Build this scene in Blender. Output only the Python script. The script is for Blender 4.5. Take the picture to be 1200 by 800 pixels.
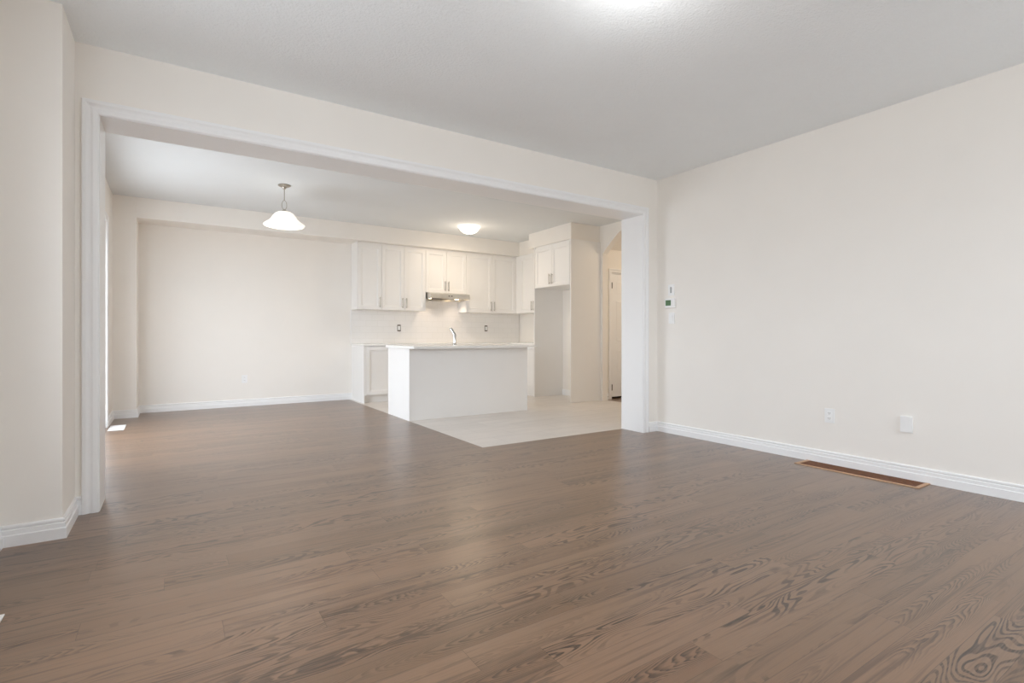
import bpy, bmesh, math, random
from mathutils import Vector, Matrix

# ------------------------------------------------------------------ camera, world, exposure
for o in list(bpy.data.objects):
    bpy.data.objects.remove(o)
S = bpy.context.scene
COL = S.collection
R = math.radians

cam_d = bpy.data.cameras.new('camera')
cam = bpy.data.objects.new('camera', cam_d)
COL.objects.link(cam)
cam.location = (0, 0, 1.033)
cam.rotation_euler = (R(90), 0, R(-33.15))
cam_d.sensor_width = 36
cam_d.lens = 609 / 1200 * 36
cam_d.shift_y = -6 / 1200
cam_d.clip_start = 0.05
S.camera = cam

S.view_settings.view_transform = 'Standard'
S.view_settings.look = 'None'
S.view_settings.gamma = 1
S.view_settings.use_curve_mapping = False
S.view_settings.exposure = 0.11
S.cycles.use_denoising = True
S.cycles.max_bounces = 14
S.cycles.diffuse_bounces = 10
S.cycles.glossy_bounces = 5
S.cycles.transparent_max_bounces = 12
S.cycles.sample_clamp_indirect = 6

SKY = 8.25            # overcast sky brightness
GROUND = 0.56        # pale ground outside, relative to the sky
world = bpy.data.worlds.new('overcast_sky')
S.world = world
world.use_nodes = True
wn = world.node_tree
_tc = wn.nodes.new('ShaderNodeTexCoord')
_sp = wn.nodes.new('ShaderNodeSeparateXYZ')
_rp = wn.nodes.new('ShaderNodeValToRGB')
_mr = wn.nodes.new('ShaderNodeMapRange')
wn.links.new(_tc.outputs['Generated'], _sp.inputs[0])
wn.links.new(_sp.outputs[2], _mr.inputs[0])
_mr.inputs[1].default_value = -1.0
_mr.inputs[2].default_value = 1.0
wn.links.new(_mr.outputs[0], _rp.inputs[0])
_rp.color_ramp.elements[0].position = 0.48
_rp.color_ramp.elements[0].color = (0.93 * GROUND, 0.925 * GROUND, 1.0 * GROUND, 1)
_rp.color_ramp.elements[1].position = 0.53
_rp.color_ramp.elements[1].color = (0.885, 0.90, 1.0, 1)
wn.links.new(_rp.outputs[0], wn.nodes['Background'].inputs['Color'])
wn.nodes['Background'].inputs['Strength'].default_value = SKY


def portal(name, loc, rot, sx, sy):
    l = bpy.data.lights.new(name, 'AREA')
    l.shape = 'RECTANGLE'
    l.size, l.size_y = sx, sy
    l.cycles.is_portal = True
    o = bpy.data.objects.new(name, l)
    COL.objects.link(o)
    o.location = loc
    o.rotation_euler = rot
    return o


# daylight comes through these openings only (y0, y1, z0, z1)
WIN1 = (0.60, 2.80, 0.80, 2.36)      # living room, left wall
ADDED_WIN = (2.00, 4.38, 1.00, 2.66)      # unseen window added behind the camera, sized for its daylight (x0, x1, z0, z1)
DOOR1 = (5.10, 7.40, 0.04, 2.33)     # dining room patio door, left wall
XL = -0.712                            # living room left wall face
XD = -0.63                            # dining left wall face
YB = -1.9                             # wall behind the camera
portal('portal_window', (XL - 0.10, (WIN1[0] + WIN1[1]) / 2, (WIN1[2] + WIN1[3]) / 2), (0, R(-90), 0), WIN1[3] - WIN1[2], WIN1[1] - WIN1[0])
portal('portal_patio', (XD - 0.17, (DOOR1[0] + DOOR1[1]) / 2, (DOOR1[2] + DOOR1[3]) / 2), (0, R(-90), 0), DOOR1[3] - DOOR1[2], DOOR1[1] - DOOR1[0])
portal('portal_back', ((ADDED_WIN[0] + ADDED_WIN[1]) / 2, YB - 0.10, (ADDED_WIN[2] + ADDED_WIN[3]) / 2), (R(90), 0, 0), ADDED_WIN[1] - ADDED_WIN[0], ADDED_WIN[3] - ADDED_WIN[2])


# ------------------------------------------------------------------ materials
def lin(c):
    return tuple(((x / 255) / 12.92 if x / 255 <= 0.04045 else ((x / 255 + 0.055) / 1.055) ** 2.4) for x in c) + (1,)


class NT:
    def __init__(self, name):
        self.m = bpy.data.materials.new(name)
        self.m.use_nodes = True
        self.t = self.m.node_tree
        self.b = self.t.nodes['Principled BSDF']
        self.out = self.t.nodes['Material Output']

    def n(self, typ, **kw):
        nd = self.t.nodes.new(typ)
        for k, v in kw.items():
            setattr(nd, k, v)
        return nd

    def l(self, a, b):
        self.t.links.new(a, b)

    def math(self, op, a, b=None, c=None):
        nd = self.n('ShaderNodeMath', operation=op)
        for i, v in enumerate((a, b, c)):
            if v is None:
                continue
            if isinstance(v, (int, float)):
                nd.inputs[i].default_value = v
            else:
                self.l(v, nd.inputs[i])
        return nd.outputs[0]

    def mix(self, fac, a, b, mode='MIX'):
        nd = self.n('ShaderNodeMix', data_type='RGBA', blend_type=mode)
        for s, v in ((nd.inputs[0], fac), (nd.inputs[6], a), (nd.inputs[7], b)):
            if isinstance(v, (int, float)):
                s.default_value = v
            elif isinstance(v, tuple):
                s.default_value = v
            else:
                self.l(v, s)
        return nd.outputs[2]

    def ramp(self, fac, stops):
        nd = self.n('ShaderNodeValToRGB')
        e = nd.color_ramp.elements
        while len(e) < len(stops):
            e.new(0.5)
        for i, (p, c) in enumerate(stops):
            e[i].position = p
            e[i].color = c if isinstance(c, tuple) else (c, c, c, 1)
        self.l(fac, nd.inputs[0])
        return nd.outputs[0]


def mat_plain(name, col, rough=0.5, metal=0.0, bump=0.0, bump_scale=60, spec=0.5, vary=0.03):
    m = NT(name)
    tc = m.n('ShaderNodeTexCoord')
    nz = m.n('ShaderNodeTexNoise')
    nz.inputs['Scale'].default_value = 3.0
    nz.inputs['Detail'].default_value = 3
    m.l(tc.outputs['Object'], nz.inputs['Vector'])
    c = lin(col)
    lo = tuple(x * (1 - vary) for x in c[:3]) + (1,)
    hi = tuple(min(1, x * (1 + vary)) for x in c[:3]) + (1,)
    m.l(m.ramp(nz.outputs[0], [(0.3, lo), (0.7, hi)]), m.b.inputs['Base Color'])
    m.b.inputs['Roughness'].default_value = rough
    m.b.inputs['Metallic'].default_value = metal
    m.b.inputs['Specular IOR Level'].default_value = spec
    if bump:
        n2 = m.n('ShaderNodeTexNoise')
        n2.inputs['Scale'].default_value = bump_scale
        n2.inputs['Detail'].default_value = 4
        m.l(tc.outputs['Object'], n2.inputs['Vector'])
        bp = m.n('ShaderNodeBump')
        bp.inputs['Strength'].default_value = bump
        bp.inputs['Distance'].default_value = 0.01
        m.l(n2.outputs[0], bp.inputs['Height'])
        m.l(bp.outputs[0], m.b.inputs['Normal'])
    return m.m


def mat_emit(name, col, strength, base=(250, 248, 240)):
    m = NT(name)
    m.b.inputs['Base Color'].default_value = lin(base)
    m.b.inputs['Roughness'].default_value = 0.3
    m.b.inputs['Emission Color'].default_value = col + (1,)
    tc = m.n('ShaderNodeTexCoord')
    nz = m.n('ShaderNodeTexNoise')
    nz.inputs['Scale'].default_value = 9.0
    nz.inputs['Detail'].default_value = 4
    nz.inputs['Distortion'].default_value = 1.5
    m.l(tc.outputs['Object'], nz.inputs['Vector'])
    m.l(m.math('MULTIPLY_ADD', nz.outputs[0], strength * 0.25, strength * 0.87), m.b.inputs['Emission Strength'])
    return m.m


def mat_glass(name):
    m = NT(name)
    tr = m.n('ShaderNodeBsdfTransparent')
    tr.inputs[0].default_value = (0.95, 0.98, 0.97, 1)
    gl = m.n('ShaderNodeBsdfGlossy')
    gl.inputs['Roughness'].default_value = 0.02
    fr = m.n('ShaderNodeFresnel')
    mx = m.n('ShaderNodeMixShader')
    ge = m.n('ShaderNodeNewGeometry')
    m.l(m.math('MULTIPLY', fr.outputs[0], m.math('SUBTRACT', 1.0, ge.outputs['Backfacing'])), mx.inputs[0])
    m.l(tr.outputs[0], mx.inputs[1])
    m.l(gl.outputs[0], mx.inputs[2])
    m.l(mx.outputs[0], m.out.inputs[0])
    return m.m


def mat_wood_floor(name):
    """Stained oak strip flooring, strips 127 mm wide laid along X."""
    m = NT(name)
    W, L = 0.127, 1.30
    tc = m.n('ShaderNodeTexCoord')
    sp = m.n('ShaderNodeSeparateXYZ')
    m.l(tc.outputs['Object'], sp.inputs[0])
    X, Y = sp.outputs[0], sp.outputs[1]
    yr = m.math('DIVIDE', Y, W)
    row = m.math('FLOOR', yr)
    fy = m.math('FRACT', yr)
    w1 = m.n('ShaderNodeTexWhiteNoise', noise_dimensions='1D')
    m.l(row, w1.inputs['W'])
    xr = m.math('MULTIPLY_ADD', w1.outputs['Value'], 9.0, m.math('DIVIDE', X, L))
    col = m.math('FLOOR', xr)
    fx = m.math('FRACT', xr)
    cid = m.n('ShaderNodeCombineXYZ')
    m.l(row, cid.inputs[0])
    m.l(col, cid.inputs[1])
    w2 = m.n('ShaderNodeTexWhiteNoise', noise_dimensions='2D')
    m.l(cid.outputs[0], w2.inputs['Vector'])
    rnd = w2.outputs['Value']
    sc = m.n('ShaderNodeSeparateColor')
    m.l(w2.outputs['Color'], sc.inputs[0])
    r1, r2, r3 = sc.outputs

    def vec(ax, ay, oz=57.0):
        c = m.n('ShaderNodeCombineXYZ')
        m.l(m.math('MULTIPLY', X, ax), c.inputs[0])
        m.l(m.math('MULTIPLY', Y, ay), c.inputs[1])
        m.l(m.math('MULTIPLY', rnd, oz), c.inputs[2])
        return c.outputs[0]

    def noise(v, scale, detail, dist=0.0, rough=0.5):
        nd = m.n('ShaderNodeTexNoise')
        nd.inputs['Scale'].default_value = scale
        nd.inputs['Detail'].default_value = detail
        nd.inputs['Distortion'].default_value = dist
        nd.inputs['Roughness'].default_value = rough
        m.l(v, nd.inputs['Vector'])
        return nd.outputs[0]

    # cathedral figure: contour lines of a stretched field, a different one in every strip
    field = noise(vec(1.5, 9.0), 1.0, 1.5, 0.35, 0.45)
    rings = m.math('SINE', m.math('MULTIPLY', field, 125.0))
    rings = m.ramp(m.math('MULTIPLY_ADD', rings, 0.5, 0.5), [(0.50, 0.0), (0.80, 1.0)])
    # where the figure shows
    mask = m.ramp(noise(vec(1.1, 10.0, 91.0), 1.0, 2.0), [(0.40, 0.0), (0.56, 1.0)])
    strength = m.math('MULTIPLY_ADD', r1, 0.6, 0.6)
    pores = m.ramp(noise(vec(7, 260, 33.0), 1.0, 2.0), [(0.35, 0.45), (0.60, 1.0)])
    fig = m.math('MULTIPLY', m.math('MULTIPLY', rings, mask), m.math('MULTIPLY', strength, pores))
    fig = m.math('MULTIPLY', fig, m.math('LESS_THAN', r3, 0.45))
    # flat-sawn strips: nested arches running down the middle of the strip
    v = m.math('SUBTRACT', fy, m.math('MULTIPLY_ADD', r2, 0.36, 0.32))
    v = m.math('ADD', v, m.math('MULTIPLY_ADD', noise(vec(2.2, 0.6, 83.0), 1.0, 1.0), 0.5, -0.25))
    sgn = m.math('SIGN', m.math('SUBTRACT', r1, 0.5))
    wob = noise(vec(3.0, 16.0, 47.0), 1.0, 2.5, 0.2)
    arch = m.math('ADD', m.math('MULTIPLY', m.math('MULTIPLY', X, sgn), 15.0), m.math('MULTIPLY', m.math('MULTIPLY', v, v), 42.0))
    arch = m.math('ADD', arch, m.math('MULTIPLY', wob, 9.0))
    arch = m.math('ADD', arch, m.math('MULTIPLY', noise(vec(1.3, 0.5, 23.0), 1.0, 1.0), 11.0))
    saw = m.math('FRACT', arch)
    av = m.math('ABSOLUTE', v)
    lines = m.ramp(saw, [(0.30, 0.0), (0.62, 0.75), (0.86, 1.0), (0.97, 0.0)])
    core = m.ramp(av, [(0.16, 1.0), (0.46, 0.18)])
    amask = m.ramp(noise(vec(0.9, 3.0, 61.0), 1.0, 2.0), [(0.40, 0.0), (0.56, 1.0)])
    cath = m.math('MULTIPLY', m.math('MULTIPLY', lines, core), m.math('MULTIPLY', amask, pores))
    cath = m.math('MULTIPLY', cath, m.math('GREATER_THAN', r3, 0.30))
    fig = m.math('MAXIMUM', fig, cath)
    # long straight streaks and fine pores
    streak = m.ramp(noise(vec(1.4, 42.0, 71.0), 1.0, 3.0, 0.4), [(0.55, 0.0), (0.70, 1.0)])
    fine = noise(vec(9.0, 420.0, 13.0), 1.0, 2.0)
    soft = noise(vec(1.2, 7.0, 29.0), 1.0, 3.0)

    A, B = lin((115, 88, 65)), lin((134, 105, 81))
    base = m.mix(rnd, A, B)
    base = m.mix(m.math('MULTIPLY', r2, 0.28), base, lin((152, 114, 89)))
    base = m.mix(m.ramp(soft, [(0.3, 0.0), (0.75, 0.42)]), base, lin((120, 98, 80)))
    base = m.mix(m.math('MULTIPLY', streak, 0.6), base, lin((72, 53, 40)))
    base = m.mix(m.ramp(fine, [(0.45, 0.0), (0.75, 0.30)]), base, lin((100, 79, 62)))
    base = m.mix(m.math('MULTIPLY', fig, 1.0), base, lin((54, 39, 28)))
    # knots
    vk = m.n('ShaderNodeTexVoronoi')
    vk.inputs['Scale'].default_value = 1.0
    m.l(vec(1.1, 2.4, 7.0), vk.inputs['Vector'])
    knot = m.ramp(vk.outputs['Distance'], [(0.02, 1.0), (0.06, 0.0)])
    base = m.mix(m.math('MULTIPLY', knot, 0.7), base, lin((56, 41, 31)))
    # seams
    ey = m.math('MINIMUM', fy, m.math('SUBTRACT', 1.0, fy))
    ex = m.math('MULTIPLY', m.math('MINIMUM', fx, m.math('SUBTRACT', 1.0, fx)), L / W)
    seam = m.ramp(m.math('MINIMUM', ey, ex), [(0.003, 1.0), (0.012, 0.0)])
    base = m.mix(m.math('MULTIPLY', seam, 0.55), base, lin((56, 41, 31)))
    m.l(base, m.b.inputs['Base Color'])
    m.l(m.math('MULTIPLY_ADD', fine, 0.14, 0.34), m.b.inputs['Roughness'])
    m.b.inputs['Specular IOR Level'].default_value = 0.12
    m.b.inputs['Coat Weight'].default_value = 1.0
    m.b.inputs['Coat Roughness'].default_value = 0.33
    bp = m.n('ShaderNodeBump')
    bp.inputs['Strength'].default_value = 0.22
    bp.inputs['Distance'].default_value = 0.002
    hgt = m.math('SUBTRACT', m.math('MULTIPLY', fine, 0.35), m.math('ADD', m.math('MULTIPLY', seam, 1.0), m.math('MULTIPLY', fig, 0.4)))
    m.l(hgt, bp.inputs['Height'])
    m.l(bp.outputs[0], m.b.inputs['Normal'])
    return m.m


def mat_tile(name, c1, c2, grout, sx, sy, gap, rough, axes=(0, 1), offset=0.5, cloud=True):
    """Rectangular tiles; axes picks which two object axes the pattern runs along."""
    m = NT(name)
    tc = m.n('ShaderNodeTexCoord')
    sp = m.n('ShaderNodeSeparateXYZ')
    m.l(tc.outputs['Object'], sp.inputs[0])
    cb = m.n('ShaderNodeCombineXYZ')
    m.l(sp.outputs[axes[0]], cb.inputs[0])
    m.l(sp.outputs[axes[1]], cb.inputs[1])
    br = m.n('ShaderNodeTexBrick')
    br.offset = offset
    br.inputs['Scale'].default_value = 1.0
    br.inputs['Brick Width'].default_value = sx
    br.inputs['Row Height'].default_value = sy
    br.inputs['Mortar Size'].default_value = gap
    br.inputs['Mortar Smooth'].default_value = 0.2
    br.inputs['Color1'].default_value = lin(c1)
    br.inputs['Color2'].default_value = lin(c2)
    br.inputs['Mortar'].default_value = lin(grout)
    m.l(cb.outputs[0], br.inputs['Vector'])
    colr = br.outputs['Color']
    if cloud:
        mp = m.n('ShaderNodeMapping')
        mp.inputs['Scale'].default_value = (1.4, 4.2, 1)
        m.l(cb.outputs[0], mp.inputs['Vector'])
        nz = m.n('ShaderNodeTexNoise')
        nz.inputs['Scale'].default_value = 2.0
        nz.inputs['Detail'].default_value = 5
        m.l(mp.outputs[0], nz.inputs['Vector'])
        colr = m.mix(m.ramp(nz.outputs[0], [(0.35, 0.0), (0.75, 0.35)]), colr, lin(tuple(int(x * 0.86) for x in c1)))
    m.l(colr, m.b.inputs['Base Color'])
    m.b.inputs['Roughness'].default_value = rough
    bp = m.n('ShaderNodeBump')
    bp.inputs['Strength'].default_value = 0.25
    bp.inputs['Distance'].default_value = 0.002
    m.l(m.math('SUBTRACT', 1.0, br.outputs['Fac']), bp.inputs['Height'])
    m.l(bp.outputs[0], m.b.inputs['Normal'])
    return m.m


def mat_slats(name):
    m = NT(name)
    tc = m.n('ShaderNodeTexCoord')
    nz = m.n('ShaderNodeTexNoise')
    nz.inputs['Scale'].default_value = 40
    m.l(tc.outputs['Object'], nz.inputs['Vector'])
    m.l(m.ramp(nz.outputs[0], [(0.3, lin((100, 60, 32))), (0.7, lin((132, 82, 44)))]), m.b.inputs['Base Color'])
    m.b.inputs['Roughness'].default_value = 0.6
    return m.m


M = {
    'wall': mat_plain('wall_paint', (243, 239, 233), 0.75, bump=0.04, bump_scale=180, vary=0.008, spec=0.3),
    'ceiling': mat_plain('textured_ceiling_paint', (246, 250, 252), 0.9, bump=0.55, bump_scale=75, vary=0.012, spec=0.2),
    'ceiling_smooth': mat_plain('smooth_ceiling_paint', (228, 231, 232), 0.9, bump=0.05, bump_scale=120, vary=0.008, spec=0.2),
    'trim': mat_plain('white_trim_paint', (243, 243, 243), 0.35, vary=0.006),
    'cabinet': mat_plain('white_cabinet_lacquer', (240, 239, 237), 0.38, vary=0.006),
    'counter': mat_plain('white_quartz', (242, 241, 238), 0.22, vary=0.015),
    'plastic': mat_plain('white_plastic', (243, 243, 242), 0.3, vary=0.005),
    'plastic_grey': mat_plain('grey_plastic', (176, 176, 176), 0.4, vary=0.01),
    'slot': mat_plain('dark_slot', (60, 58, 56), 0.5),
    'green': mat_plain('green_display', (70, 108, 62), 0.35, vary=0.1),
    'nickel': mat_plain('brushed_nickel', (176, 170, 160), 0.32, 1.0, vary=0.03),
    'chrome': mat_plain('chrome', (214, 214, 214), 0.10, 1.0, vary=0.01),
    'steel': mat_plain('stainless_steel', (222, 219, 213), 0.33, 1.0, vary=0.03),
    'hinge': mat_plain('aged_bronze', (44, 34, 26), 0.6, 0.0),
    'dark': mat_plain('dark_void', (28, 22, 18), 0.8),
    'filter': mat_plain('hood_filter', (92, 80, 68), 0.35, 0.8, vary=0.2),
    'box_brown': mat_plain('outlet_box', (92, 78, 66), 0.6),
    'wood_raw': mat_plain('raw_oak', (196, 158, 126), 0.6, vary=0.12),
    'slats': mat_slats('brown_oak_slats'),
    'floor': mat_wood_floor('stained_oak_floor'),
    'tile': mat_tile('porcelain_floor_tile', (224, 218, 212), (217, 211, 205), (199, 193, 187), 0.61, 0.305, 0.003, 0.30),
    'subway': mat_tile('glossy_subway_tile', (240, 238, 236), (238, 236, 233), (230, 228, 225), 0.20, 0.10, 0.0022, 0.18, axes=(0, 2), cloud=False),
    'glass': mat_glass('window_glass'),
    'shade': mat_emit('alabaster_glass', (1.0, 0.92, 0.83), 0.62),
    'bowl': mat_emit('frosted_glass_bowl', (1.0, 0.93, 0.82), 1.5),
    'bulb': mat_emit('hood_lamp', (1.0, 0.74, 0.46), 5.0),
}


# ------------------------------------------------------------------ geometry helpers
class G:
    """Collects shapes, then links them as one mesh object."""

    def __init__(self):
        self.bm = bmesh.new()

    def box(self, x0, y0, z0, x1, y1, z1, bev=0.0):
        x0, x1 = sorted((x0, x1)); y0, y1 = sorted((y0, y1)); z0, z1 = sorted((z0, z1))
        b = bmesh.new()
        v = [b.verts.new(p) for p in ((x0, y0, z0), (x1, y0, z0), (x1, y1, z0), (x0, y1, z0), (x0, y0, z1), (x1, y0, z1), (x1, y1, z1), (x0, y1, z1))]
        for f in ((3, 2, 1, 0), (4, 5, 6, 7), (0, 1, 5, 4), (1, 2, 6, 5), (2, 3, 7, 6), (3, 0, 4, 7)):
            b.faces.new([v[i] for i in f])
        if bev:
            bmesh.ops.bevel(b, geom=list(b.edges), offset=bev, segments=2, profile=0.7, affect='EDGES')
        self.merge(b)
        return self

    def merge(self, b):
        me = bpy.data.meshes.new('tmp')
        b.to_mesh(me)
        b.free()
        self.bm.from_mesh(me)
        bpy.data.meshes.remove(me)

    def tube(self, p0, p1, r, seg=16, r1=None):
        p0, p1 = Vector(p0), Vector(p1)
        d = p1 - p0
        b = bmesh.new()
        bmesh.ops.create_cone(b, cap_ends=True, segments=seg, radius1=r, radius2=r if r1 is None else r1, depth=d.length)
        q = Vector((0, 0, 1)).rotation_difference(d)
        bmesh.ops.transform(b, verts=b.verts, matrix=Matrix.Translation((p0 + p1) / 2) @ q.to_matrix().to_4x4())
        self.merge(b)
        return self

    def path(self, pts, r, seg=12):
        """Round tube through points with shared rings."""
        pts = [Vector(p) for p in pts]
        b = bmesh.new()
        rings = []
        up = Vector((0.31, 0.17, 0.94))
        for i, p in enumerate(pts):
            d = (pts[min(i + 1, len(pts) - 1)] - pts[max(i - 1, 0)]).normalized()
            a = d.cross(up)
            if a.length < 0.1:
                a = d.cross(Vector((1, 0, 0)))
            a.normalize()
            c = d.cross(a)
            rr = r[i] if isinstance(r, (list, tuple)) else r
            rings.append([b.verts.new(p + (a * math.cos(2 * math.pi * k / seg) + c * math.sin(2 * math.pi * k / seg)) * rr) for k in range(seg)])
        for r0, r1 in zip(rings, rings[1:]):
            for k in range(seg):
                b.faces.new((r0[k], r0[(k + 1) % seg], r1[(k + 1) % seg], r1[k]))
        b.faces.new(rings[0][::-1])
        b.faces.new(rings[-1])
        self.merge(b)
        return self

    def lathe(self, c, prof, seg=48):
        """prof: list of (radius, z) from c; closed to the axis where radius is 0."""
        b = bmesh.new()
        rings = []
        for r, z in prof:
            if r < 1e-6:
                rings.append([b.verts.new((c[0], c[1], c[2] + z))])
            else:
                rings.append([b.verts.new((c[0] + r * math.cos(2 * math.pi * k / seg), c[1] + r * math.sin(2 * math.pi * k / seg), c[2] + z)) for k in range(seg)])
        for r0, r1 in zip(rings, rings[1:]):
            for k in range(seg):
                a, e = k, (k + 1) % seg
                if len(r0) == 1:
                    b.faces.new((r0[0], r1[e], r1[a]))
                elif len(r1) == 1:
                    b.faces.new((r0[a], r0[e], r1[0]))
                else:
                    b.faces.new((r0[a], r0[e], r1[e], r1[a]))
        self.merge(b)
        return self

    def prism(self, pts, fn, t0, t1):
        """Outline pts in 2D, mapped by fn(a, b, t) and extruded from t0 to t1."""
        b = bmesh.new()
        v0 = [b.verts.new(fn(p[0], p[1], t0)) for p in pts]
        v1 = [b.verts.new(fn(p[0], p[1], t1)) for p in pts]
        b.faces.new(v0[::-1])
        b.faces.new(v1)
        n = len(pts)
        for i in range(n):
            b.faces.new((v0[i], v0[(i + 1) % n], v1[(i + 1) % n], v1[i]))
        self.merge(b)
        return self

    def sweep(self, path, prof, fn, side=1):
        """prof (offset, t) swept along a 2D path with mitred corners."""
        n = len(path)
        P = [Vector(p) for p in path]
        segn = []
        for i in range(n - 1):
            d = (P[i + 1] - P[i]).normalized()
            segn.append(Vector((-d.y, d.x)) * side)
        mit = []
        for i in range(n):
            if i == 0:
                mit.append(segn[0])
            elif i == n - 1:
                mit.append(segn[-1])
            else:
                a, c = segn[i - 1], segn[i]
                mit.append((a + c) / (1 + a.dot(c)))
        b = bmesh.new()
        rings = []
        for p, mv in zip(P, mit):
            rings.append([b.verts.new(fn(p.x + mv.x * o, p.y + mv.y * o, t)) for o, t in prof])
        k = len(prof)
        for r0, r1 in zip(rings, rings[1:]):
            for j in range(k):
                b.faces.new((r0[j], r0[(j + 1) % k], r1[(j + 1) % k], r1[j]))
        b.faces.new(rings[0][::-1])
        b.faces.new(rings[-1])
        self.merge(b)
        return self

    def make(self, name, mat, parent=None, smooth=False, label=None):
        base = Vector((0, 0, 0))
        if parent is not None:
            base = Vector(parent['base'])
        bmesh.ops.recalc_face_normals(self.bm, faces=self.bm.faces)
        if base.length:
            bmesh.ops.translate(self.bm, verts=self.bm.verts, vec=-base)
        me = bpy.data.meshes.new(name)
        self.bm.to_mesh(me)
        self.bm.free()
        me.materials.append(M[mat] if isinstance(mat, str) else mat)
        if smooth:
            for p in me.polygons:
                p.use_smooth = True
            try:
                me.set_sharp_from_angle(angle=R(40))
            except Exception:
                pass
        o = bpy.data.objects.new(name, me)
        COL.objects.link(o)
        if parent is not None:
            o.parent = parent
            o['base'] = tuple(base)
        else:
            o['base'] = (0.0, 0.0, 0.0)
        if label:
            o['label'] = label
        return o


def thing(name, loc, label, cat, group=None):
    e = bpy.data.objects.new(name, None)
    e.empty_display_size = 0.1
    COL.objects.link(e)
    e.location = loc
    e['base'] = tuple(float(x) for x in loc)
    e['label'] = label
    e['category'] = cat
    if group:
        e['group'] = group
    return e


def struct(o, label=None):
    o['kind'] = 'structure'
    if label:
        o['label'] = label
    return o


def copy_thing(root, loc, label, group=None):
    r = root.copy()
    COL.objects.link(r)
    r.location = loc
    r['label'] = label
    r['base'] = tuple(float(x) for x in loc)
    if group:
        r['group'] = group
    for ch in list(root.children):
        c = ch.copy()
        COL.objects.link(c)
        c.parent = r
        for g in list(ch.children):
            d = g.copy()
            COL.objects.link(d)
            d.parent = c
    return r


XY = lambda a, b, t: (a, b, t)

# ------------------------------------------------------------------ room shell
XR = 4.45       # living room right wall
Y0, Y1 = 3.90, 4.20   # wall with the wide opening
YD = 8.60       # dining / kitchen back wall
XK = 5.79       # kitchen right wall
CL, CD = 2.74, 2.81   # ceilings
OX0, OX1, OZ = -0.36, 4.215, 2.335   # opening
XT = 2.415      # wood / tile joint
HY = 6.285      # hall wall with the door

g = G()
g.prism([(XL - 0.2, YB - 0.2), (XR + 0.15, YB - 0.2), (XR + 0.15, Y1 - 0.005), (XT, Y1 - 0.005), (XT, YD + 0.15), (XL - 0.2, YD + 0.15)], XY, -0.06, 0.0)
struct(g.make('floor', 'floor'), 'dark stained oak strip floor of the living and dining rooms')
g = G()
g.prism([(XT, Y1 - 0.005), (XK + 0.10, Y1 - 0.005), (XK + 0.10, YD + 0.15), (XT, YD + 0.15)], XY, -0.06, 0.0)
struct(g.make('floor_kitchen', 'tile'), 'pale beige porcelain tile floor of the kitchen')
g = G().box(XK + 0.10, Y1 - 0.005, -0.06, 8.2, HY + 0.3, 0.0)
struct(g.make('floor_hall', 'floor'), 'dark wood floor in the hall')

struct(G().box(XL - 0.3, YB - 0.3, CL, XR + 0.3, Y0 + 0.02, CL + 0.25).make('ceiling', 'ceiling'), 'white stippled living room ceiling')
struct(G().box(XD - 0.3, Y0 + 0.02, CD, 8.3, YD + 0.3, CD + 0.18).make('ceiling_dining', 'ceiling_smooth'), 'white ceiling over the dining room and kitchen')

# left living wall with window opening, then the boxed-out nib beside the opening
a, b_, c, d = WIN1
g = G()
g.box(XL - 0.16, YB - 0.16, -0.06, XL, a, CL)
g.box(XL - 0.16, b_, -0.06, XL, 3.497, CL)
g.box(XL - 0.16, a, -0.06, XL, b_, c)
g.box(XL - 0.16, a, d, XL, b_, CL)
struct(g.make('wall_left', 'wall'))
struct(G().box(XL - 0.16, 3.497, -0.06, -0.473, Y0, CL, 0.004).make('wall_left_nib', 'wall'))
# right wall
struct(G().box(XR, YB - 0.16, -0.06, XR + 0.14, Y0, CL).make('wall_right', 'wall'))
# wall behind the camera with the added wide window
a, b_, c, d = ADDED_WIN
g = G()
g.box(XL - 0.16, YB - 0.16, -0.06, a, YB, CL)
g.box(b_, YB - 0.16, -0.06, XR + 0.14, YB, CL)
g.box(a, YB - 0.16, -0.06, b_, YB, c)
g.box(a, YB - 0.16, d, b_, YB, CL)
struct(g.make('wall_behind', 'wall'))
# wall with the opening
g = G()
TOP = CD + 0.1
g.prism([(XD - 0.2, -0.06), (OX0 - 0.012, -0.06), (OX0 - 0.012, OZ + 0.012), (OX1 + 0.012, OZ + 0.012), (OX1 + 0.012, -0.06), (8.2, -0.06), (8.2, TOP), (XD - 0.2, TOP)],
        lambda a, b, t: (a, t, b), Y0, Y1)
struct(g.make('wall_middle', 'wall'))
# dining left wall with patio door opening
a, b_, c, d = DOOR1
g = G()
g.box(XD - 0.2, Y1, -0.06, XD, a, CD)
g.box(XD - 0.2, b_, -0.06, XD, YD, CD)
g.box(XD - 0.2, a, d, XD, b_, CD)
g.box(XD - 0.2, a, -0.06, XD, b_, 0.0)
struct(g.make('wall_dining_left', 'wall'))
struct(G().box(XD - 0.05, 8.17, -0.06, -0.385, YD, CD, 0.004).make('wall_dining_corner', 'wall'))
struct(G().box(XD - 0.3, YD, -0.06, XK + 0.3, YD + 0.15, CD).make('wall_back', 'wall'))
# bulkheads
struct(G().box(-0.385, 8.17, 2.55, XK, YD, CD, 0.004).make('ceiling_bulkhead', 'wall'), 'painted bulkhead along the back wall over the upper cabinets')
struct(G().box(5.50, 7.42, 2.555, XK, 8.17, CD).make('ceiling_bulkhead_corner', 'wall'), 'short bulkhead over the corner cabinet')
struct(G().box(5.195, 6.27, 2.555, XK, 7.42, CD, 0.003).make('ceiling_bulkhead_tall', 'wall'), 'bulkhead over the refrigerator cabinet')
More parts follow.
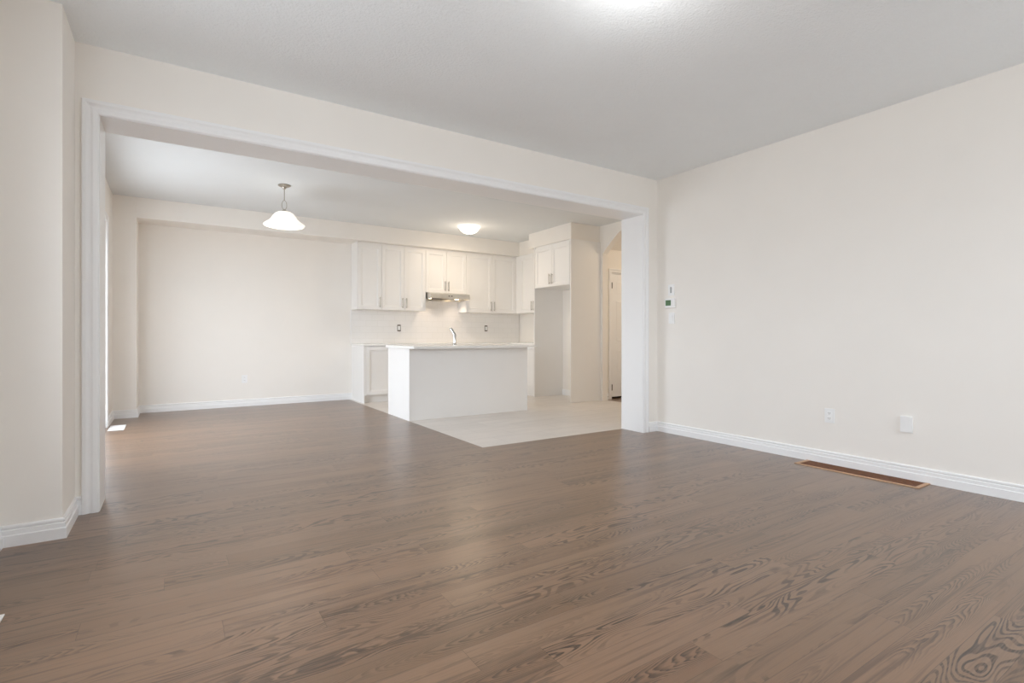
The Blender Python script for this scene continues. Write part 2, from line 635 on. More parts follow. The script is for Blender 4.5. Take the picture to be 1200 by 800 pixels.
# kitchen right wall with the clipped arch to the hall
arch = [(6.2, 2.36), (6.127, 2.425), (6.0, 2.53), (5.867, 2.63), (5.756, 2.683), (5.6, 2.725), (5.4, 2.74), (5.2, 2.725), (5.04, 2.683), (4.93, 2.63), (4.67, 2.425), (4.6, 2.36)]
pts = [(Y1, -0.06), (4.6, -0.06)] + arch[::-1] + [(6.2, -0.06), (YD, -0.06), (YD, CD), (Y1, CD)]
g = G()
g.prism(pts, lambda a, b, t: (t, a, b), XK, XK + 0.10)
struct(g.make('wall_kitchen_right', 'wall'))
# hall
DX0, DX1, DZ = 6.075, 6.875, 2.07
g = G()
g.box(XK + 0.10, HY, -0.06, DX0 - 0.02, HY + 0.12, CD)
g.box(DX1 + 0.02, HY, -0.06, 8.2, HY + 0.12, CD)
g.box(DX0 - 0.02, HY, DZ + 0.02, DX1 + 0.02, HY + 0.12, CD)
struct(g.make('wall_hall_back', 'wall'))
struct(G().box(8.05, Y1, -0.06, 8.2, HY + 0.12, CD).make('wall_hall_right', 'wall'))
g = G()
g.prism([(HY, 2.46), (HY, CD), (5.62, CD)], lambda a, b, t: (t, a, b), XK + 0.10, 8.05)
struct(g.make('ceiling_hall_slope', 'wall'), 'sloping underside of the stairs in the hall')
struct(G().box(DX0 - 0.1, HY + 0.12, -0.06, DX1 + 0.1, HY + 0.2, DZ + 0.2).make('unlit_gap_backing', 'dark'))  # near-black sheet stands in for the unlit space behind the door

# ------------------------------------------------------------------ trim
BASE = [(0, 0), (0.0185, 0), (0.0185, 0.054), (0.0135, 0.058), (0.0135, 0.079), (0.0075, 0.083), (0.0075, 0.086), (0.012, 0.090), (0.012, 0.098), (0.008, 0.104), (0, 0.104)]
bb = lambda pts, side: G().sweep(pts, BASE, XY, side)
struct(bb([(XR, YB), (XR, Y0), (4.305, Y0)], 1).make('baseboard_right', 'trim'))
struct(bb([(XL, YB), (XL, 3.497), (-0.473, 3.497), (-0.473, Y0), (-0.438, Y0)], -1).make('baseboard_left', 'trim'))
struct(bb([(XD, DOOR1[1] + 0.07), (XD, 8.17), (-0.385, 8.17), (-0.385, YD), (2.465, YD)], -1).make('baseboard_dining', 'trim'))
struct(bb([(XK + 0.10, 6.2), (XK + 0.10, HY), (DX0 - 0.075, HY)], -1).make('baseboard_hall', 'trim'))
# casing round the wide opening (both sides) and jamb liner
CAS = [(0, 0), (0.012, 0), (0.012, 0.0), (0, 0)]
CASP = [(0.004, 0.0), (0.004, 0.012), (0.010, 0.015), (0.030, 0.0165), (0.042, 0.012), (0.050, 0.013), (0.062, 0.021), (0.078, 0.022), (0.082, 0.018), (0.082, 0.0)]
pth = [(OX0, 0), (OX0, OZ), (OX1, OZ), (OX1, 0)]
struct(G().sweep(pth, CASP, lambda a, b, t: (a, Y0 - t, b), 1).make('trim_1', 'trim'), 'white moulded casing round the wide opening')
struct(G().sweep(pth, CASP, lambda a, b, t: (a, Y1 + t, b), 1).make('trim_2', 'trim'), 'white casing on the dining side of the opening')
struct(G().sweep(pth, [(0, Y0 - 0.002), (0.012, Y0 - 0.002), (0.012, Y1 + 0.002), (0, Y1 + 0.002)], lambda a, b, t: (a, t, b), 1).make('trim_3', 'trim'), 'white jamb liner of the wide opening')
# patio door casing
pth = [(DOOR1[1], 0.0), (DOOR1[1], DOOR1[3]), (DOOR1[0], DOOR1[3]), (DOOR1[0], 0.0)]
struct(G().sweep(pth, [(o * 0.8, t) for o, t in CASP], lambda a, b, t: (XD + t, a, b), -1).make('trim_4', 'trim'), 'white casing of the patio door')
# hall door casing
pth = [(DX0 - 0.012, 0), (DX0 - 0.012, DZ + 0.012), (DX1 + 0.012, DZ + 0.012), (DX1 + 0.012, 0)]
struct(G().sweep(pth, [(o * 0.8, t) for o, t in CASP], lambda a, b, t: (a, HY - t, b), 1).make('trim_5', 'trim'), 'white casing of the hall door')


# ------------------------------------------------------------------ windows and doors
def sash(gf, fn, a0, a1, z0, z1, w, t0, t1):
    """Rectangular frame ring in the plane (a, z), depth t."""
    for (p, q, r, s) in ((a0, a1, z0, z0 + w), (a0, a1, z1 - w, z1), (a0, a0 + w, z0 + w, z1 - w), (a1 - w, a1, z0 + w, z1 - w)):
        x0, y0, zz0 = fn(p, r, t0)
        x1, y1, zz1 = fn(q, s, t1)
        gf.box(x0, y0, zz0, x1, y1, zz1)


fx = lambda X: (lambda a, z, t: (X - t, a, z))
a, b_, c, d = WIN1
g = G(); f = fx(XL)
sash(g, f, a, b_, c, d, 0.05, 0.03, 0.13)
mid = (a + b_) / 2
sash(g, f, a + 0.05, mid + 0.02, c + 0.05, d - 0.05, 0.045, 0.05, 0.10)
sash(g, f, mid - 0.02, b_ - 0.05, c + 0.05, d - 0.05, 0.045, 0.06, 0.11)
w1 = struct(g.make('window_1', 'trim'), 'white living room window in the left wall')
G().box(XL - 0.078, a + 0.09, c + 0.09, XL - 0.074, b_ - 0.09, d - 0.09).make('pane', 'glass', w1)
a, b_, c, d = ADDED_WIN
g = G(); f = lambda a, z, t: (a, YB - t, z)
sash(g, f, a, b_, c, d, 0.05, 0.03, 0.13)
w = (b_ - a - 0.1) / 3
for k in range(3):
    sash(g, f, a + 0.05 + k * w, a + 0.05 + (k + 1) * w, c + 0.05, d - 0.05, 0.04, 0.05, 0.10)
w2 = struct(g.make('added_window', 'trim'), 'unseen white triple window added behind the camera for its daylight')
G().box(a + 0.09, YB - 0.078, c + 0.09, b_ - 0.09, YB - 0.074, d - 0.09).make('pane', 'glass', w2)
a, b_, c, d = DOOR1
g = G(); f = fx(XD)
sash(g, f, a, b_, 0.0, d, 0.04, 0.02, 0.16)
mid = (a + b_) / 2
sash(g, f, a + 0.04, mid + 0.03, 0.04, d - 0.04, 0.06, 0.05, 0.09)
sash(g, f, mid - 0.03, b_ - 0.04, 0.04, d - 0.04, 0.06, 0.095, 0.135)
d1 = struct(g.make('door_1', 'trim'), 'white sliding glass patio door in the dining room')
G().box(XD - 0.072, a + 0.1, 0.1, XD - 0.068, mid - 0.03, d - 0.1).make('pane', 'glass', d1)
G().box(XD - 0.117, mid + 0.03, 0.1, XD - 0.113, b_ - 0.1, d - 0.1).make('pane', 'glass', d1)

# hall door: six raised panels, hung on the left
def panelled(g, x0, x1, z0, z1, y, panels, t=0.035):
    g.box(x0, y, z0, x1, y + t, z1, 0.002)
    for (p, q, r, s) in panels:
        P = [(p, r), (q, r), (q, s), (p, s)]
        for ins0, ins1, d0, d1_ in ((0, 0.012, 0.0005, -0.008), ):
            b = bmesh.new()
            ring = lambda i, dd: [b.verts.new((xx + (i if xx == p else -i), y + dd, zz + (i if zz == r else -i))) for xx, zz in P]
            r0, r1, r2, r3 = ring(0, -0.0005), ring(0.010, -0.005), ring(0.022, -0.005), ring(0.040, -0.001)
            for u, v in ((r0, r1), (r1, r2), (r2, r3)):
                for k in range(4):
                    b.faces.new((u[k], u[(k + 1) % 4], v[(k + 1) % 4], v[k]))
            b.faces.new(r3)
            g.merge(b)


g = G()
lx, rx = DX0 + 0.004, DX1 - 0.004
mx = (lx + rx) / 2
pn = []
for (z0, z1) in ((0.24, 0.80), (0.95, 1.62), (1.74, 1.94)):
    pn += [(lx + 0.11, mx - 0.05, z0, z1), (mx + 0.05, rx - 0.11, z0, z1)]
panelled(g, lx, rx, 0.032, DZ - 0.003, HY + 0.012, pn)
d2 = struct(g.make('door_2', 'trim'), 'white panelled hall door with bronze hinges')
g = G()
g.box(DX0 - 0.012, HY, 0, DX0, HY + 0.1, DZ)
g.box(DX1, HY, 0, DX1 + 0.012, HY + 0.1, DZ)
g.box(DX0 - 0.012, HY, DZ, DX1 + 0.012, HY + 0.1, DZ + 0.012)
g.make('door_jamb', 'trim', d2)
for z in (0.19, 1.875):
    G().tube((DX0 + 0.002, HY + 0.004, z - 0.05), (DX0 + 0.002, HY + 0.004, z + 0.05), 0.010).box(DX0 - 0.006, HY + 0.006, z - 0.045, DX0 + 0.02, HY + 0.0125, z + 0.045).make('hinge', 'hinge', d2, label='bronze hinge')
g = G().lathe((0, 0, 0), [(0, 0.06), (0.018, 0.058), (0.026, 0.045), (0.024, 0.03), (0.012, 0.02), (0.010, 0.006), (0.028, 0.004), (0.028, 0)], 24)
bmesh.ops.transform(g.bm, verts=g.bm.verts, matrix=Matrix.Translation((DX1 - 0.07, HY + 0.012, 0.96)) @ Matrix.Rotation(R(90), 4, 'X'))
g.make('door_knob', 'nickel', d2, True, label='nickel door knob')


# ------------------------------------------------------------------ cabinets
def frame_of(facing, plane):
    """u along the run, d outwards from the front plane, z up."""
    if facing == '-y':
        return lambda u, d, z: (u, plane - d, z)
    if facing == '+y':
        return lambda u, d, z: (u, plane + d, z)
    return lambda u, d, z: (plane - d, u, z)


def shaker(fn, u0, u1, z0, z1, stile=0.058):
    g = G()
    b = g.bm
    P = [(u0, z0), (u1, z0), (u1, z1), (u0, z1)]

    def ring(i, d):
        return [b.verts.new(fn(uu + (i if uu == u0 else -i), d, zz + (i if zz == z0 else -i))) for uu, zz in P]
    rs = [ring(0, 0.001), ring(0, 0.018), ring(0.002, 0.020), ring(stile, 0.020), ring(stile + 0.003, 0.013), ring(stile + 0.010, 0.012), ring(stile + 0.014, 0.008)]
    for u, v in zip(rs, rs[1:]):
        for k in range(4):
            b.faces.new((u[k], u[(k + 1) % 4], v[(k + 1) % 4], v[k]))
    b.faces.new(rs[0][::-1])
    b.faces.new(rs[-1])
    return g


def bar_handle(fn, u, z0, z1, d0=0.020):
    g = G()
    g.tube(fn(u, d0 + 0.030, z0), fn(u, d0 + 0.030, z1), 0.0065, 14)
    for z in (z0 + 0.02, z1 - 0.02):
        g.tube(fn(u, d0 + 0.0005, z), fn(u, d0 + 0.030, z), 0.005, 10)
    return g


HANDLE = 'brushed nickel bar handle'


def doors(root, fn, edges, z0, z1, handles, hz):
    for (u0, u1), hs in zip(edges, handles):
        dr = shaker(fn, u0 + 0.002, u1 - 0.002, z0, z1).make('door', 'cabinet', root)
        if hs:
            u = u1 - 0.034 if hs == 'r' else u0 + 0.034
            bar_handle(fn, u, hz[0], hz[1]).make('handle', 'nickel', dr, True, HANDLE)


UF = 8.27          # front plane of the upper doors' carcass
ZB, ZT = 1.468, 2.548
fn = frame_of('-y', UF + 0.02)


def upper(x0, x1, z0, z1, splits, handles, label, hz, side=None):
    t = thing('upper_cabinet', ((x0 + x1) / 2, UF, z0), label, 'cabinet', 'wall cabinets over the back counter')
    G().box(x0, UF + 0.021, z0, x1, YD - 0.001, z1, 0.001).make('body', 'cabinet', t)
    e = [x0] + splits + [x1]
    doors(t, fn, list(zip(e, e[1:])), z0 + 0.002, z1 - 0.035, handles, hz)
    return t


HZ = (ZB + 0.035, ZB + 0.205)
t = upper(2.467, 2.858, ZB, ZT, [], ['r'], 'white single-door wall cabinet at the left end of the row', HZ)
G().box(2.461, UF, ZB, 2.4668, YD - 0.001, ZT).make('end_panel', 'cabinet', t)
upper(2.859, 3.636, ZB, ZT, [3.247], ['r', 'l'], 'white double-door wall cabinet immediately left of the range hood', HZ)
upper(3.637, 4.418, 1.79, ZT, [4.028], ['r', 'l'], 'short white double-door wall cabinet directly above the range hood', (1.825, 1.995))
upper(4.419, 5.488, ZB, ZT, [4.965], ['r', 'l'], 'white double-door wall cabinet immediately right of the range hood', HZ)

# corner upper on the right wall
fr = frame_of('-x', 5.50)
t = thing('upper_cabinet', (5.50, 7.65, ZB), 'white wall cabinet in the corner beside the tall refrigerator cabinet', 'cabinet')
G().box(5.501, 7.27, ZB, XK - 0.001, YD - 0.002, 2.553, 0.001).make('body', 'cabinet', t)
doors(t, fr, [(7.28, 7.68), (7.68, 8.10)], ZB + 0.002, 2.515, ['r', 'l'], HZ)
G().box(5.4885, 8.272, ZB, 5.5005, 8.289, ZT).make('filler_strip', 'cabinet', t)

# refrigerator surround: cabinet over an open bay between two tall side panels
fr = frame_of('-x', 5.195)
t = thing('refrigerator_cabinet', (5.48, 6.75, 0), 'tall white refrigerator surround with an empty bay under two doors', 'cabinet')
G().box(5.196, 6.272, 1.845, XK - 0.001, 7.218, 2.550, 0.001).make('body', 'cabinet', t)
doors(t, fr, [(6.285, 6.745), (6.745, 7.205)], 1.848, 2.515, [None, None], HZ)
for u in (6.745 - 0.034, 6.745 + 0.034):
    bar_handle(fr, u, 1.885, 2.055).make('handle', 'nickel', t, True, HANDLE)
G().box(5.175, 6.25, 0, XK - 0.001, 6.2715, 2.550, 0.001).make('side_panel', 'cabinet', t)
G().box(5.175, 7.2185, 0, XK - 0.001, 7.24, 2.550, 0.001).make('side_panel', 'cabinet', t)
G().box(XK - 0.017, 6.272, 0.0, XK - 0.001, 7.218, 0.10, 0.001).make('bay_baseboard', 'trim', t)

# base cabinets
BF = 7.97
fb = frame_of('-y', BF)
t = thing('base_cabinet', (3.8, 8.3, 0), 'white base cabinet run under the back counter with bare left end', 'cabinet')
G().box(2.483, BF + 0.001, 0.11, 5.74, YD - 0.002, 0.883, 0.001).make('body', 'cabinet', t)
G().box(2.465, BF - 0.02, 0.0, 2.4825, YD - 0.002, 0.883, 0.001).make('end_panel', 'cabinet', t)
G().box(2.483, BF + 0.065, 0.0, 5.15, BF + 0.08, 0.11).make('toe_kick', 'cabinet', t)
xs = [2.54, 2.98, 3.42]
doors(t, fb, [(2.50, 2.96), (2.96, 3.42)], 0.125, 0.875, ['r', 'l'], (0.66, 0.83))
G().box(2.4832, BF - 0.018, 0.112, 2.499, BF - 0.0005, 0.878).make('filler_strip', 'cabinet', t)
for k, (u0, u1) in enumerate([(3.42, 3.80), (3.80, 4.20), (4.20, 4.60), (4.60, 5.10)]):
    doors(t, fb, [(u0, u1)], 0.125, 0.875, ['r' if k % 2 == 0 else 'l'], (0.66, 0.83))
fr = frame_of('-x', 5.20)
t = thing('base_cabinet', (5.47, 7.6, 0), 'short white base cabinet between the corner and the refrigerator bay', 'cabinet')
G().box(5.201, 7.242, 0.11, XK - 0.002, BF - 0.025, 0.883, 0.001).make('body', 'cabinet', t)
G().box(5.215, 7.242, 0.0, 5.23, BF - 0.025, 0.11).make('toe_kick', 'cabinet', t)
doors(t, fr, [(7.25, 7.90)], 0.125, 0.875, ['r'], (0.66, 0.83))

g = G()
g.prism([(2.455, YD - 0.001), (2.455, BF - 0.035), (5.165, BF - 0.035), (5.165, 7.245), (XK - 0.001, 7.245), (XK - 0.001, YD - 0.001)], XY, 0.884, 0.915)
o = g.make('back_countertop', 'counter')
o['label'] = 'white quartz countertop on the base cabinets along the kitchen back wall'
o['category'] = 'countertop'
g = G()
g.box(2.455, YD - 0.012, 0.9155, XK - 0.012, YD - 0.0005, ZB - 0.001)
g.box(3.637, YD - 0.012, ZB - 0.001, 4.418, YD - 0.0005, 1.79)
struct(g.make('wall_backsplash', 'subway'), 'white subway tile backsplash')
struct(G().box(2.445, YD - 0.014, 0.9155, 2.4548, YD - 0.0005, ZB).make('trim_6', 'trim'), 'white edge strip of the backsplash')

# ------------------------------------------------------------------ island
t = thing('kitchen_island', (3.28, 6.37, 0), 'white kitchen island with plain back and end panels on the tile', 'kitchen island')
G().box(2.434, 5.985, 0.0, 4.137, 6.005, 0.883, 0.001).make('back_panel', 'cabinet', t)
G().box(2.412, 5.98, 0.0, 2.4335, 6.72, 0.883, 0.0015).make('end_panel', 'cabinet', t)
G().box(4.1375, 5.98, 0.0, 4.161, 6.72, 0.883, 0.0015).make('end_panel', 'cabinet', t)
G().box(2.434, 6.0055, 0.11, 4.137, 6.68, 0.883).make('body', 'cabinet', t)
G().box(2.434, 6.60, 0.0, 4.137, 6.615, 0.1095).make('toe_kick', 'cabinet', t)
fi = frame_of('+y', 6.681)
doors(t, fi, [(2.44, 2.86), (2.86, 3.28), (3.28, 3.70), (3.70, 4.13)], 0.125, 0.875, ['r', 'l', 'r', 'l'], (0.66, 0.83))
o = G().box(2.385, 5.765, 0.884, 4.20, 6.735, 0.915, 0.003).make('island_countertop', 'counter')
o['label'] = 'white quartz slab overhanging the kitchen island'
o['category'] = 'countertop'

# faucet
FX, FY, FZ = 3.275, 6.47, 0.915
t = thing('kitchen_faucet', (FX, FY, FZ), 'chrome pull-out faucet standing on the island countertop', 'faucet')
G().lathe((FX, FY, FZ), [(0, 0.0), (0.030, 0.0), (0.030, 0.006), (0.025, 0.012), (0.0225, 0.03), (0.0225, 0.125), (0.024, 0.14), (0.0, 0.142)], 28).make('body', 'chrome', t, True)
hd = Vector((-0.45, 0.80, 0)).normalized()
p = lambda k, z: (FX + hd.x * k, FY + hd.y * k, FZ + z)
G().path([p(0.0, 0.130), p(0.006, 0.150), p(0.020, 0.172), p(0.038, 0.196), p(0.056, 0.216), p(0.070, 0.222), p(0.078, 0.214)], [0.022, 0.022, 0.020, 0.020, 0.022, 0.021, 0.015], 18).make('spout', 'chrome', t, True)
G().path([(FX + 0.012, FY + 0.018, FZ + 0.085), (FX + 0.025, FY + 0.038, FZ + 0.095), (FX + 0.038, FY + 0.058, FZ + 0.11), (FX + 0.046, FY + 0.070, FZ + 0.13)], [0.010, 0.008, 0.007, 0.006], 12).make('lever', 'chrome', t, True)

# ------------------------------------------------------------------ range hood
HX0, HX1 = 3.655, 4.405
t = thing('range_hood', (4.03, 8.34, 1.66), 'stainless range hood with lit underside below the short cabinet', 'range hood')
prof = [(8.10, 1.70), (8.11, 1.765), (8.24, 1.788), (YD - 0.013, 1.788), (YD - 0.013, 1.665), (YD - 0.05, 1.660), (YD - 0.05, 1.70), (8.15, 1.715), (8.15, 1.685), (8.10, 1.685)]
G().prism(prof, lambda a, b, t: (t, a, b), HX0 + 0.006, HX1 - 0.006).make('shell', 'steel', t)
side = [(8.095, 1.683), (8.105, 1.767), (8.24, 1.789), (YD - 0.0125, 1.789), (YD - 0.0125, 1.655)]
G().prism(side, lambda a, b, t: (t, a, b), HX0, HX0 + 0.0058).make('side_panel', 'steel', t)
G().prism(side, lambda a, b, t: (t, a, b), HX1 - 0.0058, HX1).make('side_panel', 'steel', t)
G().prism([(8.20, 1.702), (8.20, 1.707), (8.50, 1.698), (8.50, 1.692)], lambda a, b, t: (t, a, b), HX0 + 0.16, HX0 + 0.46).make('filter', 'filter', t, label='dark grease filter')
for x in (HX0 + 0.09, HX1 - 0.13):
    G().lathe((x, 8.36, 1.686), [(0, 0), (0.03, 0.001), (0.038, 0.006), (0.038, 0.014), (0, 0.014)], 24).make('lamp', 'bulb', t, True, 'warm glowing lamp')
for k in range(2):
    G().box(HX0 + 0.33 + 0.05 * k, 8.098, 1.720, HX0 + 0.355 + 0.05 * k, 8.1035, 1.735, 0.001).make('button', 'slot', t, label='dark control button')
for x in (HX0 + 0.09, HX1 - 0.13):
    l = bpy.data.lights.new('hood_light', 'SPOT'); l.energy = 4.5; l.color = (1.0, 0.80, 0.62); l.spot_size = R(130); l.spot_blend = 0.8; l.shadow_soft_size = 0.03
    o = bpy.data.objects.new('hood_light', l); COL.objects.link(o); o.location = (x, 8.36, 1.680)


# ------------------------------------------------------------------ lights
WARM = (1.0, 0.79, 0.56)


def point(name, loc, e, r=0.08, col=WARM):
    l = bpy.data.lights.new(name, 'POINT')
    l.energy = e
    l.color = col
    l.shadow_soft_size = r
    o = bpy.data.objects.new(name, l)
    COL.objects.link(o)
    o.location = loc
    return o


def down(name, loc, e, size, col=WARM):
    l = bpy.data.lights.new(name, 'AREA')
    l.shape = 'DISK'
    l.size = size
    l.energy = e
    l.color = col
    o = bpy.data.objects.new(name, l)
    COL.objects.link(o)
    o.location = loc
    return o


def flush(x, y, zc, e, halo, label, r=0.165, halo_col=(1.0, 0.84, 0.66)):
    t = thing('ceiling_light', (x, y, zc), label, 'ceiling light')
    G().lathe((x, y, zc), [(0, -0.001), (r * 0.72, -0.001), (r * 0.72, -0.018), (r * 0.62, -0.028), (0, -0.028)], 40).make('base', 'nickel', t, True)
    G().lathe((x, y, zc), [(0, -0.125), (r * 0.32, -0.122), (r * 0.62, -0.104), (r * 0.86, -0.072), (r * 0.97, -0.045), (r * 0.96, -0.034), (r * 1.04, -0.028), (r * 1.10, -0.020), (r * 1.09, -0.015), (r * 0.97, -0.020), (r * 0.9, -0.045), (0.0, -0.06)], 48).make('glass_bowl', 'bowl', t, True, 'glowing white glass bowl')
    G().lathe((x, y, zc), [(0, -0.142), (0.008, -0.140), (0.010, -0.132), (0.006, -0.1255), (0, -0.1255)], 16).make('finial', 'nickel', t, True)
    if e > 0:
        down('ceiling_lamp_glow', (x, y, zc - 0.145), e, 0.24)
    point('ceiling_lamp_halo', (x, y, zc - 0.34), halo, 0.12, halo_col)
    return t


flush(4.01, 7.40, CD, 9, 3.6, 'glowing white bowl light on the kitchen ceiling near the cabinets')
flush(1.808, 1.682, CL, 0, 6, 'flush bowl light at the top edge on the living room ceiling', halo_col=(0.98, 0.99, 1.0))
flush(6.75, 5.10, CD, 10, 2.5, 'unseen flush bowl light added on the hall ceiling behind the wall')  # unseen fixture, added for the warm light on hall and cabinet panel

PX, PY = 1.10, 6.58
t = thing('pendant_light', (PX, PY, CD), 'pendant with white alabaster bell shade hanging over the dining area', 'pendant light')
G().lathe((PX, PY, CD), [(0, -0.0005), (0.068, -0.0005), (0.070, -0.008), (0.055, -0.018), (0.025, -0.024), (0.020, -0.040), (0.009, -0.052), (0, -0.054)], 36).make('canopy', 'nickel', t, True)
G().tube((PX, PY, CD - 0.05), (PX, PY, CD - 0.18), 0.0045, 12).make('stem', 'nickel', t, True)
lp = [(PX + 0.026 * math.sin(a), PY, CD - 0.235 + 0.055 * math.cos(a)) for a in [2 * math.pi * k / 24 for k in range(25)]]
G().path(lp, 0.003, 8).make('loop', 'nickel', t, True)
G().lathe((PX, PY, CD), [(0, -0.283), (0.010, -0.285), (0.020, -0.300), (0.032, -0.305), (0.034, -0.318), (0, -0.318)], 28).make('socket_cap', 'nickel', t, True)
sh = [(0.028, -0.310), (0.070, -0.318), (0.105, -0.340), (0.130, -0.372), (0.146, -0.402), (0.152, -0.408), (0.172, -0.428), (0.205, -0.450), (0.222, -0.464), (0.226, -0.474), (0.220, -0.482), (0.205, -0.486), (0.198, -0.482), (0.205, -0.470), (0.190, -0.452), (0.160, -0.430), (0.140, -0.405), (0.120, -0.374), (0.098, -0.347), (0.066, -0.326), (0.028, -0.319)]
G().lathe((PX, PY, CD), sh, 56).make('shade', 'shade', t, True, 'glowing alabaster glass bell shade')
G().lathe((PX, PY, CD), [(0, -0.34), (0.012, -0.345), (0.016, -0.37), (0.028, -0.40), (0.030, -0.42), (0.020, -0.44), (0, -0.446)], 20).make('bulb', 'bowl', t, True)
point('pendant_glow', (PX, PY, CD - 0.56), 2, 0.16, (1.0, 0.96, 0.91))

# ------------------------------------------------------------------ wall plates
def plate_rw(name, y0, y1, z0, z1, label, cat, kind):
    """On the right wall: faces -X."""
    t = thing(name, (XR, (y0 + y1) / 2, (z0 + z1) / 2), label, cat)
    D = 0.016 if kind == 'blank' else 0.0085
    G().box(XR - D, y0, z0, XR - 0.0003, y1, z1, 0.002).make('cover_plate', 'plastic', t)
    ym, zm = (y0 + y1) / 2, (z0 + z1) / 2
    if kind == 'outlet':
        for dz in (-0.021, 0.021):
            r = G().box(XR - 0.0105, ym - 0.016, zm + dz - 0.014, XR - 0.0087, ym + 0.016, zm + dz + 0.014, 0.003).make('receptacle', 'plastic', t)
            s = G()
            for dy in (-0.007, 0.006):
                s.box(XR - 0.0112, ym + dy - 0.0012, zm + dz - 0.003, XR - 0.0106, ym + dy + 0.0012, zm + dz + 0.007)
            s.box(XR - 0.0112, ym - 0.0022, zm + dz - 0.010, XR - 0.0106, ym + 0.0022, zm + dz - 0.006)
            s.make('slots', 'slot', r)
    if kind == 'switch':
        G().box(XR - 0.013, ym - 0.017, zm - 0.033, XR - 0.0087, ym + 0.017, zm + 0.033, 0.003).make('rocker', 'plastic', t)
    if kind == 'slider':
        G().box(XR - 0.010, ym - 0.010, zm - 0.032, XR - 0.0087, ym + 0.012, zm + 0.032, 0.001).make('slider', 'plastic_grey', t, label='grey slider strip')
    return t


plate_rw('wall_outlet', 2.075, 2.150, 0.335, 0.450, 'white duplex outlet on the right wall above the wooden floor grille', 'outlet', 'outlet')
t = plate_rw('blank_plate', 1.548, 1.622, 0.340, 0.455, 'blank white plate low on the right wall, nearest the camera', 'wall plate', 'blank')
plate_rw('wall_control', 3.665, 3.745, 1.468, 1.585, 'white plate with grey strip, topmost of the three controls near the corner', 'wall control', 'slider')
plate_rw('light_switch', 3.662, 3.738, 1.168, 1.285, 'white rocker switch directly below the green-screen thermostat', 'light switch', 'switch')
t = thing('thermostat', (XR, 3.71, 1.385), 'white thermostat with a green screen between two wall plates', 'thermostat')
G().box(XR - 0.030, 3.652, 1.336, XR - 0.0003, 3.768, 1.436, 0.004).make('housing', 'plastic', t)
G().box(XR - 0.0315, 3.690, 1.360, XR - 0.0302, 3.760, 1.418).make('screen', 'green', t, label='green screen')

t = thing('wall_outlet', (0.89, YD, 0.405), 'white duplex outlet on the dining room back wall', 'outlet')
G().box(0.853, YD - 0.007, 0.345, 0.928, YD - 0.0003, 0.462, 0.002).make('cover_plate', 'plastic', t)
for dz in (-0.021, 0.021):
    r = G().box(0.874, YD - 0.0105, 0.4035 + dz - 0.014, 0.907, YD - 0.0072, 0.4035 + dz + 0.014, 0.003).make('receptacle', 'plastic', t)
    s = G()
    for dx in (-0.007, 0.006):
        s.box(0.8905 + dx - 0.0012, YD - 0.0112, 0.4035 + dz - 0.003, 0.8905 + dx + 0.0012, YD - 0.0106, 0.4035 + dz + 0.007)
    s.make('slots', 'slot', r)


def bare_outlet(x, z, label):
    """Outlet still without its cover plate: dark box edge round a white device."""
    t = thing('uncovered_outlet', (x, YD - 0.012, z), label, 'outlet')
    yf = YD - 0.0125
    g = G()
    g.box(x - 0.030, yf - 0.004, z - 0.056, x + 0.030, yf, z - 0.036)
    g.box(x - 0.030, yf - 0.004, z + 0.036, x + 0.030, yf, z + 0.056)
    g.box(x - 0.030, yf - 0.004, z - 0.036, x - 0.021, yf, z + 0.036)
    g.box(x + 0.021, yf - 0.004, z - 0.036, x + 0.030, yf, z + 0.036)
    g.make('box_rim', 'box_brown', t, label='brown outlet box rim')
    G().box(x - 0.0205, yf - 0.008, z - 0.0355, x + 0.0205, yf, z + 0.0355, 0.002).make('receptacle', 'plastic', t)


bare_outlet(3.275, 1.178, 'bare outlet without cover on the backsplash, left of the faucet')
bare_outlet(5.015, 1.185, 'bare outlet without cover on the backsplash, right of the faucet')

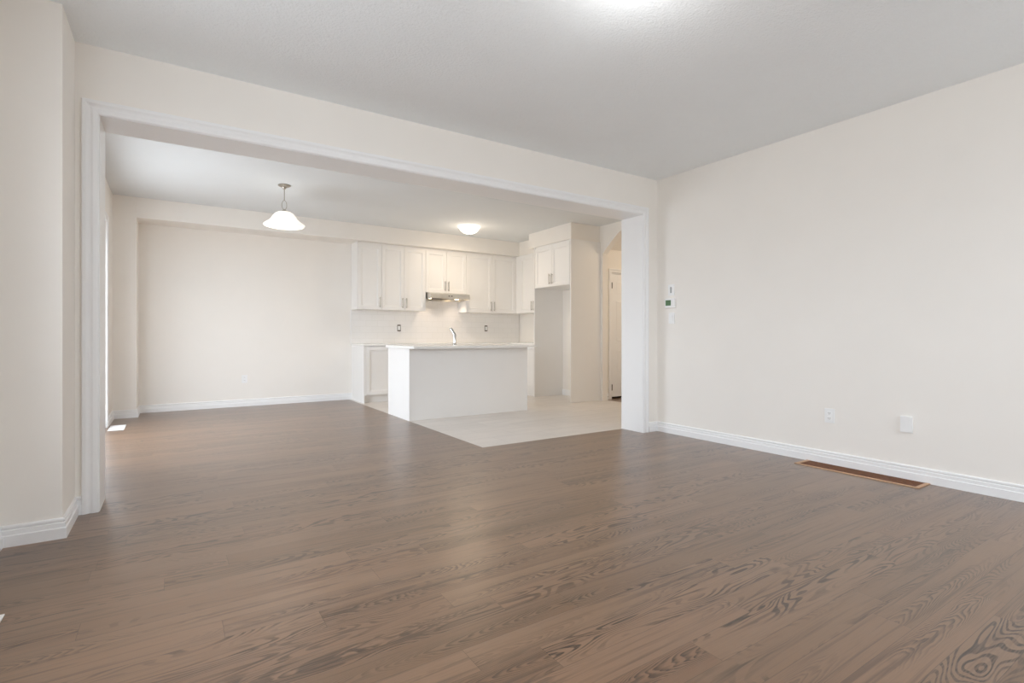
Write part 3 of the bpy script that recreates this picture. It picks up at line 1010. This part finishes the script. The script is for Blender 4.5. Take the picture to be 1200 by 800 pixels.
# ------------------------------------------------------------------ floor registers
def register(x0, x1, y0, y1, label):
    t = thing('floor_register', ((x0 + x1) / 2, (y0 + y1) / 2, 0), label, 'floor vent', 'white floor registers')
    g = G()
    zt = 0.006
    rim = 0.022
    g.box(x0, y0, 0.0003, x1, y0 + rim, zt, 0.0015)
    g.box(x0, y1 - rim, 0.0003, x1, y1, zt, 0.0015)
    g.box(x0, y0 + rim, 0.0003, x0 + rim, y1 - rim, zt, 0.0015)
    g.box(x1 - rim, y0 + rim, 0.0003, x1, y1 - rim, zt, 0.0015)
    g.make('frame', 'plastic', t)
    s = G()
    n = 22
    for k in range(n):
        yy = y0 + rim + (y1 - y0 - 2 * rim) * (k + 0.5) / n
        s.box(x0 + rim, yy - 0.0045, 0.001, x1 - rim, yy + 0.0045, zt - 0.001)
    s.make('louvres', 'plastic', t)
    return t


r0 = register(-0.595, -0.450, 7.15, 7.53, 'white floor register far off by the patio door')
copy_thing(r0, (-0.593, 2.45, 0), 'white floor register cut off by the left edge of the photo')

t = thing('return_air_grille', (4.32, 1.86, 0), 'brown wooden return-air grille in the floor beside the right baseboard', 'floor vent')
x0, x1, y0, y1 = 4.235, XR - 0.018, 1.44, 2.285
g = G()
for (p, q, r, s) in ((x0, x0 + 0.020, y0, y1), (x0 + 0.020, x1, y0, y0 + 0.028), (x0 + 0.020, x1, y1 - 0.028, y1)):
    g.box(p, r, 0.0002, q, s, 0.006, 0.0015)
g.make('frame', 'wood_raw', t, label='pale raw wood rim')
s = G()
s.box(x0 + 0.020, y0 + 0.028, 0.0002, x1, y1 - 0.028, 0.0012)
n = 60
for k in range(n):
    yy = y0 + 0.028 + (y1 - y0 - 0.056) * (k + 0.5) / n
    s.box(x0 + 0.020, yy - 0.004, 0.0012, x1, yy + 0.004, 0.004)
s.make('slats', 'slats', t)

t = thing('door_stop', (5.93, HY - 0.017, 0.055), 'small door stop on the hall baseboard beside the casing', 'door stop')
G().tube((5.93, HY - 0.0175, 0.055), (5.93, HY - 0.022, 0.055), 0.012).make('base', 'nickel', t, True)
G().tube((5.93, HY - 0.0222, 0.055), (5.93, HY - 0.075, 0.055), 0.005).make('spring', 'hinge', t, True)
G().tube((5.93, HY - 0.0752, 0.055), (5.93, HY - 0.087, 0.055), 0.009).make('tip', 'plastic', t, True)
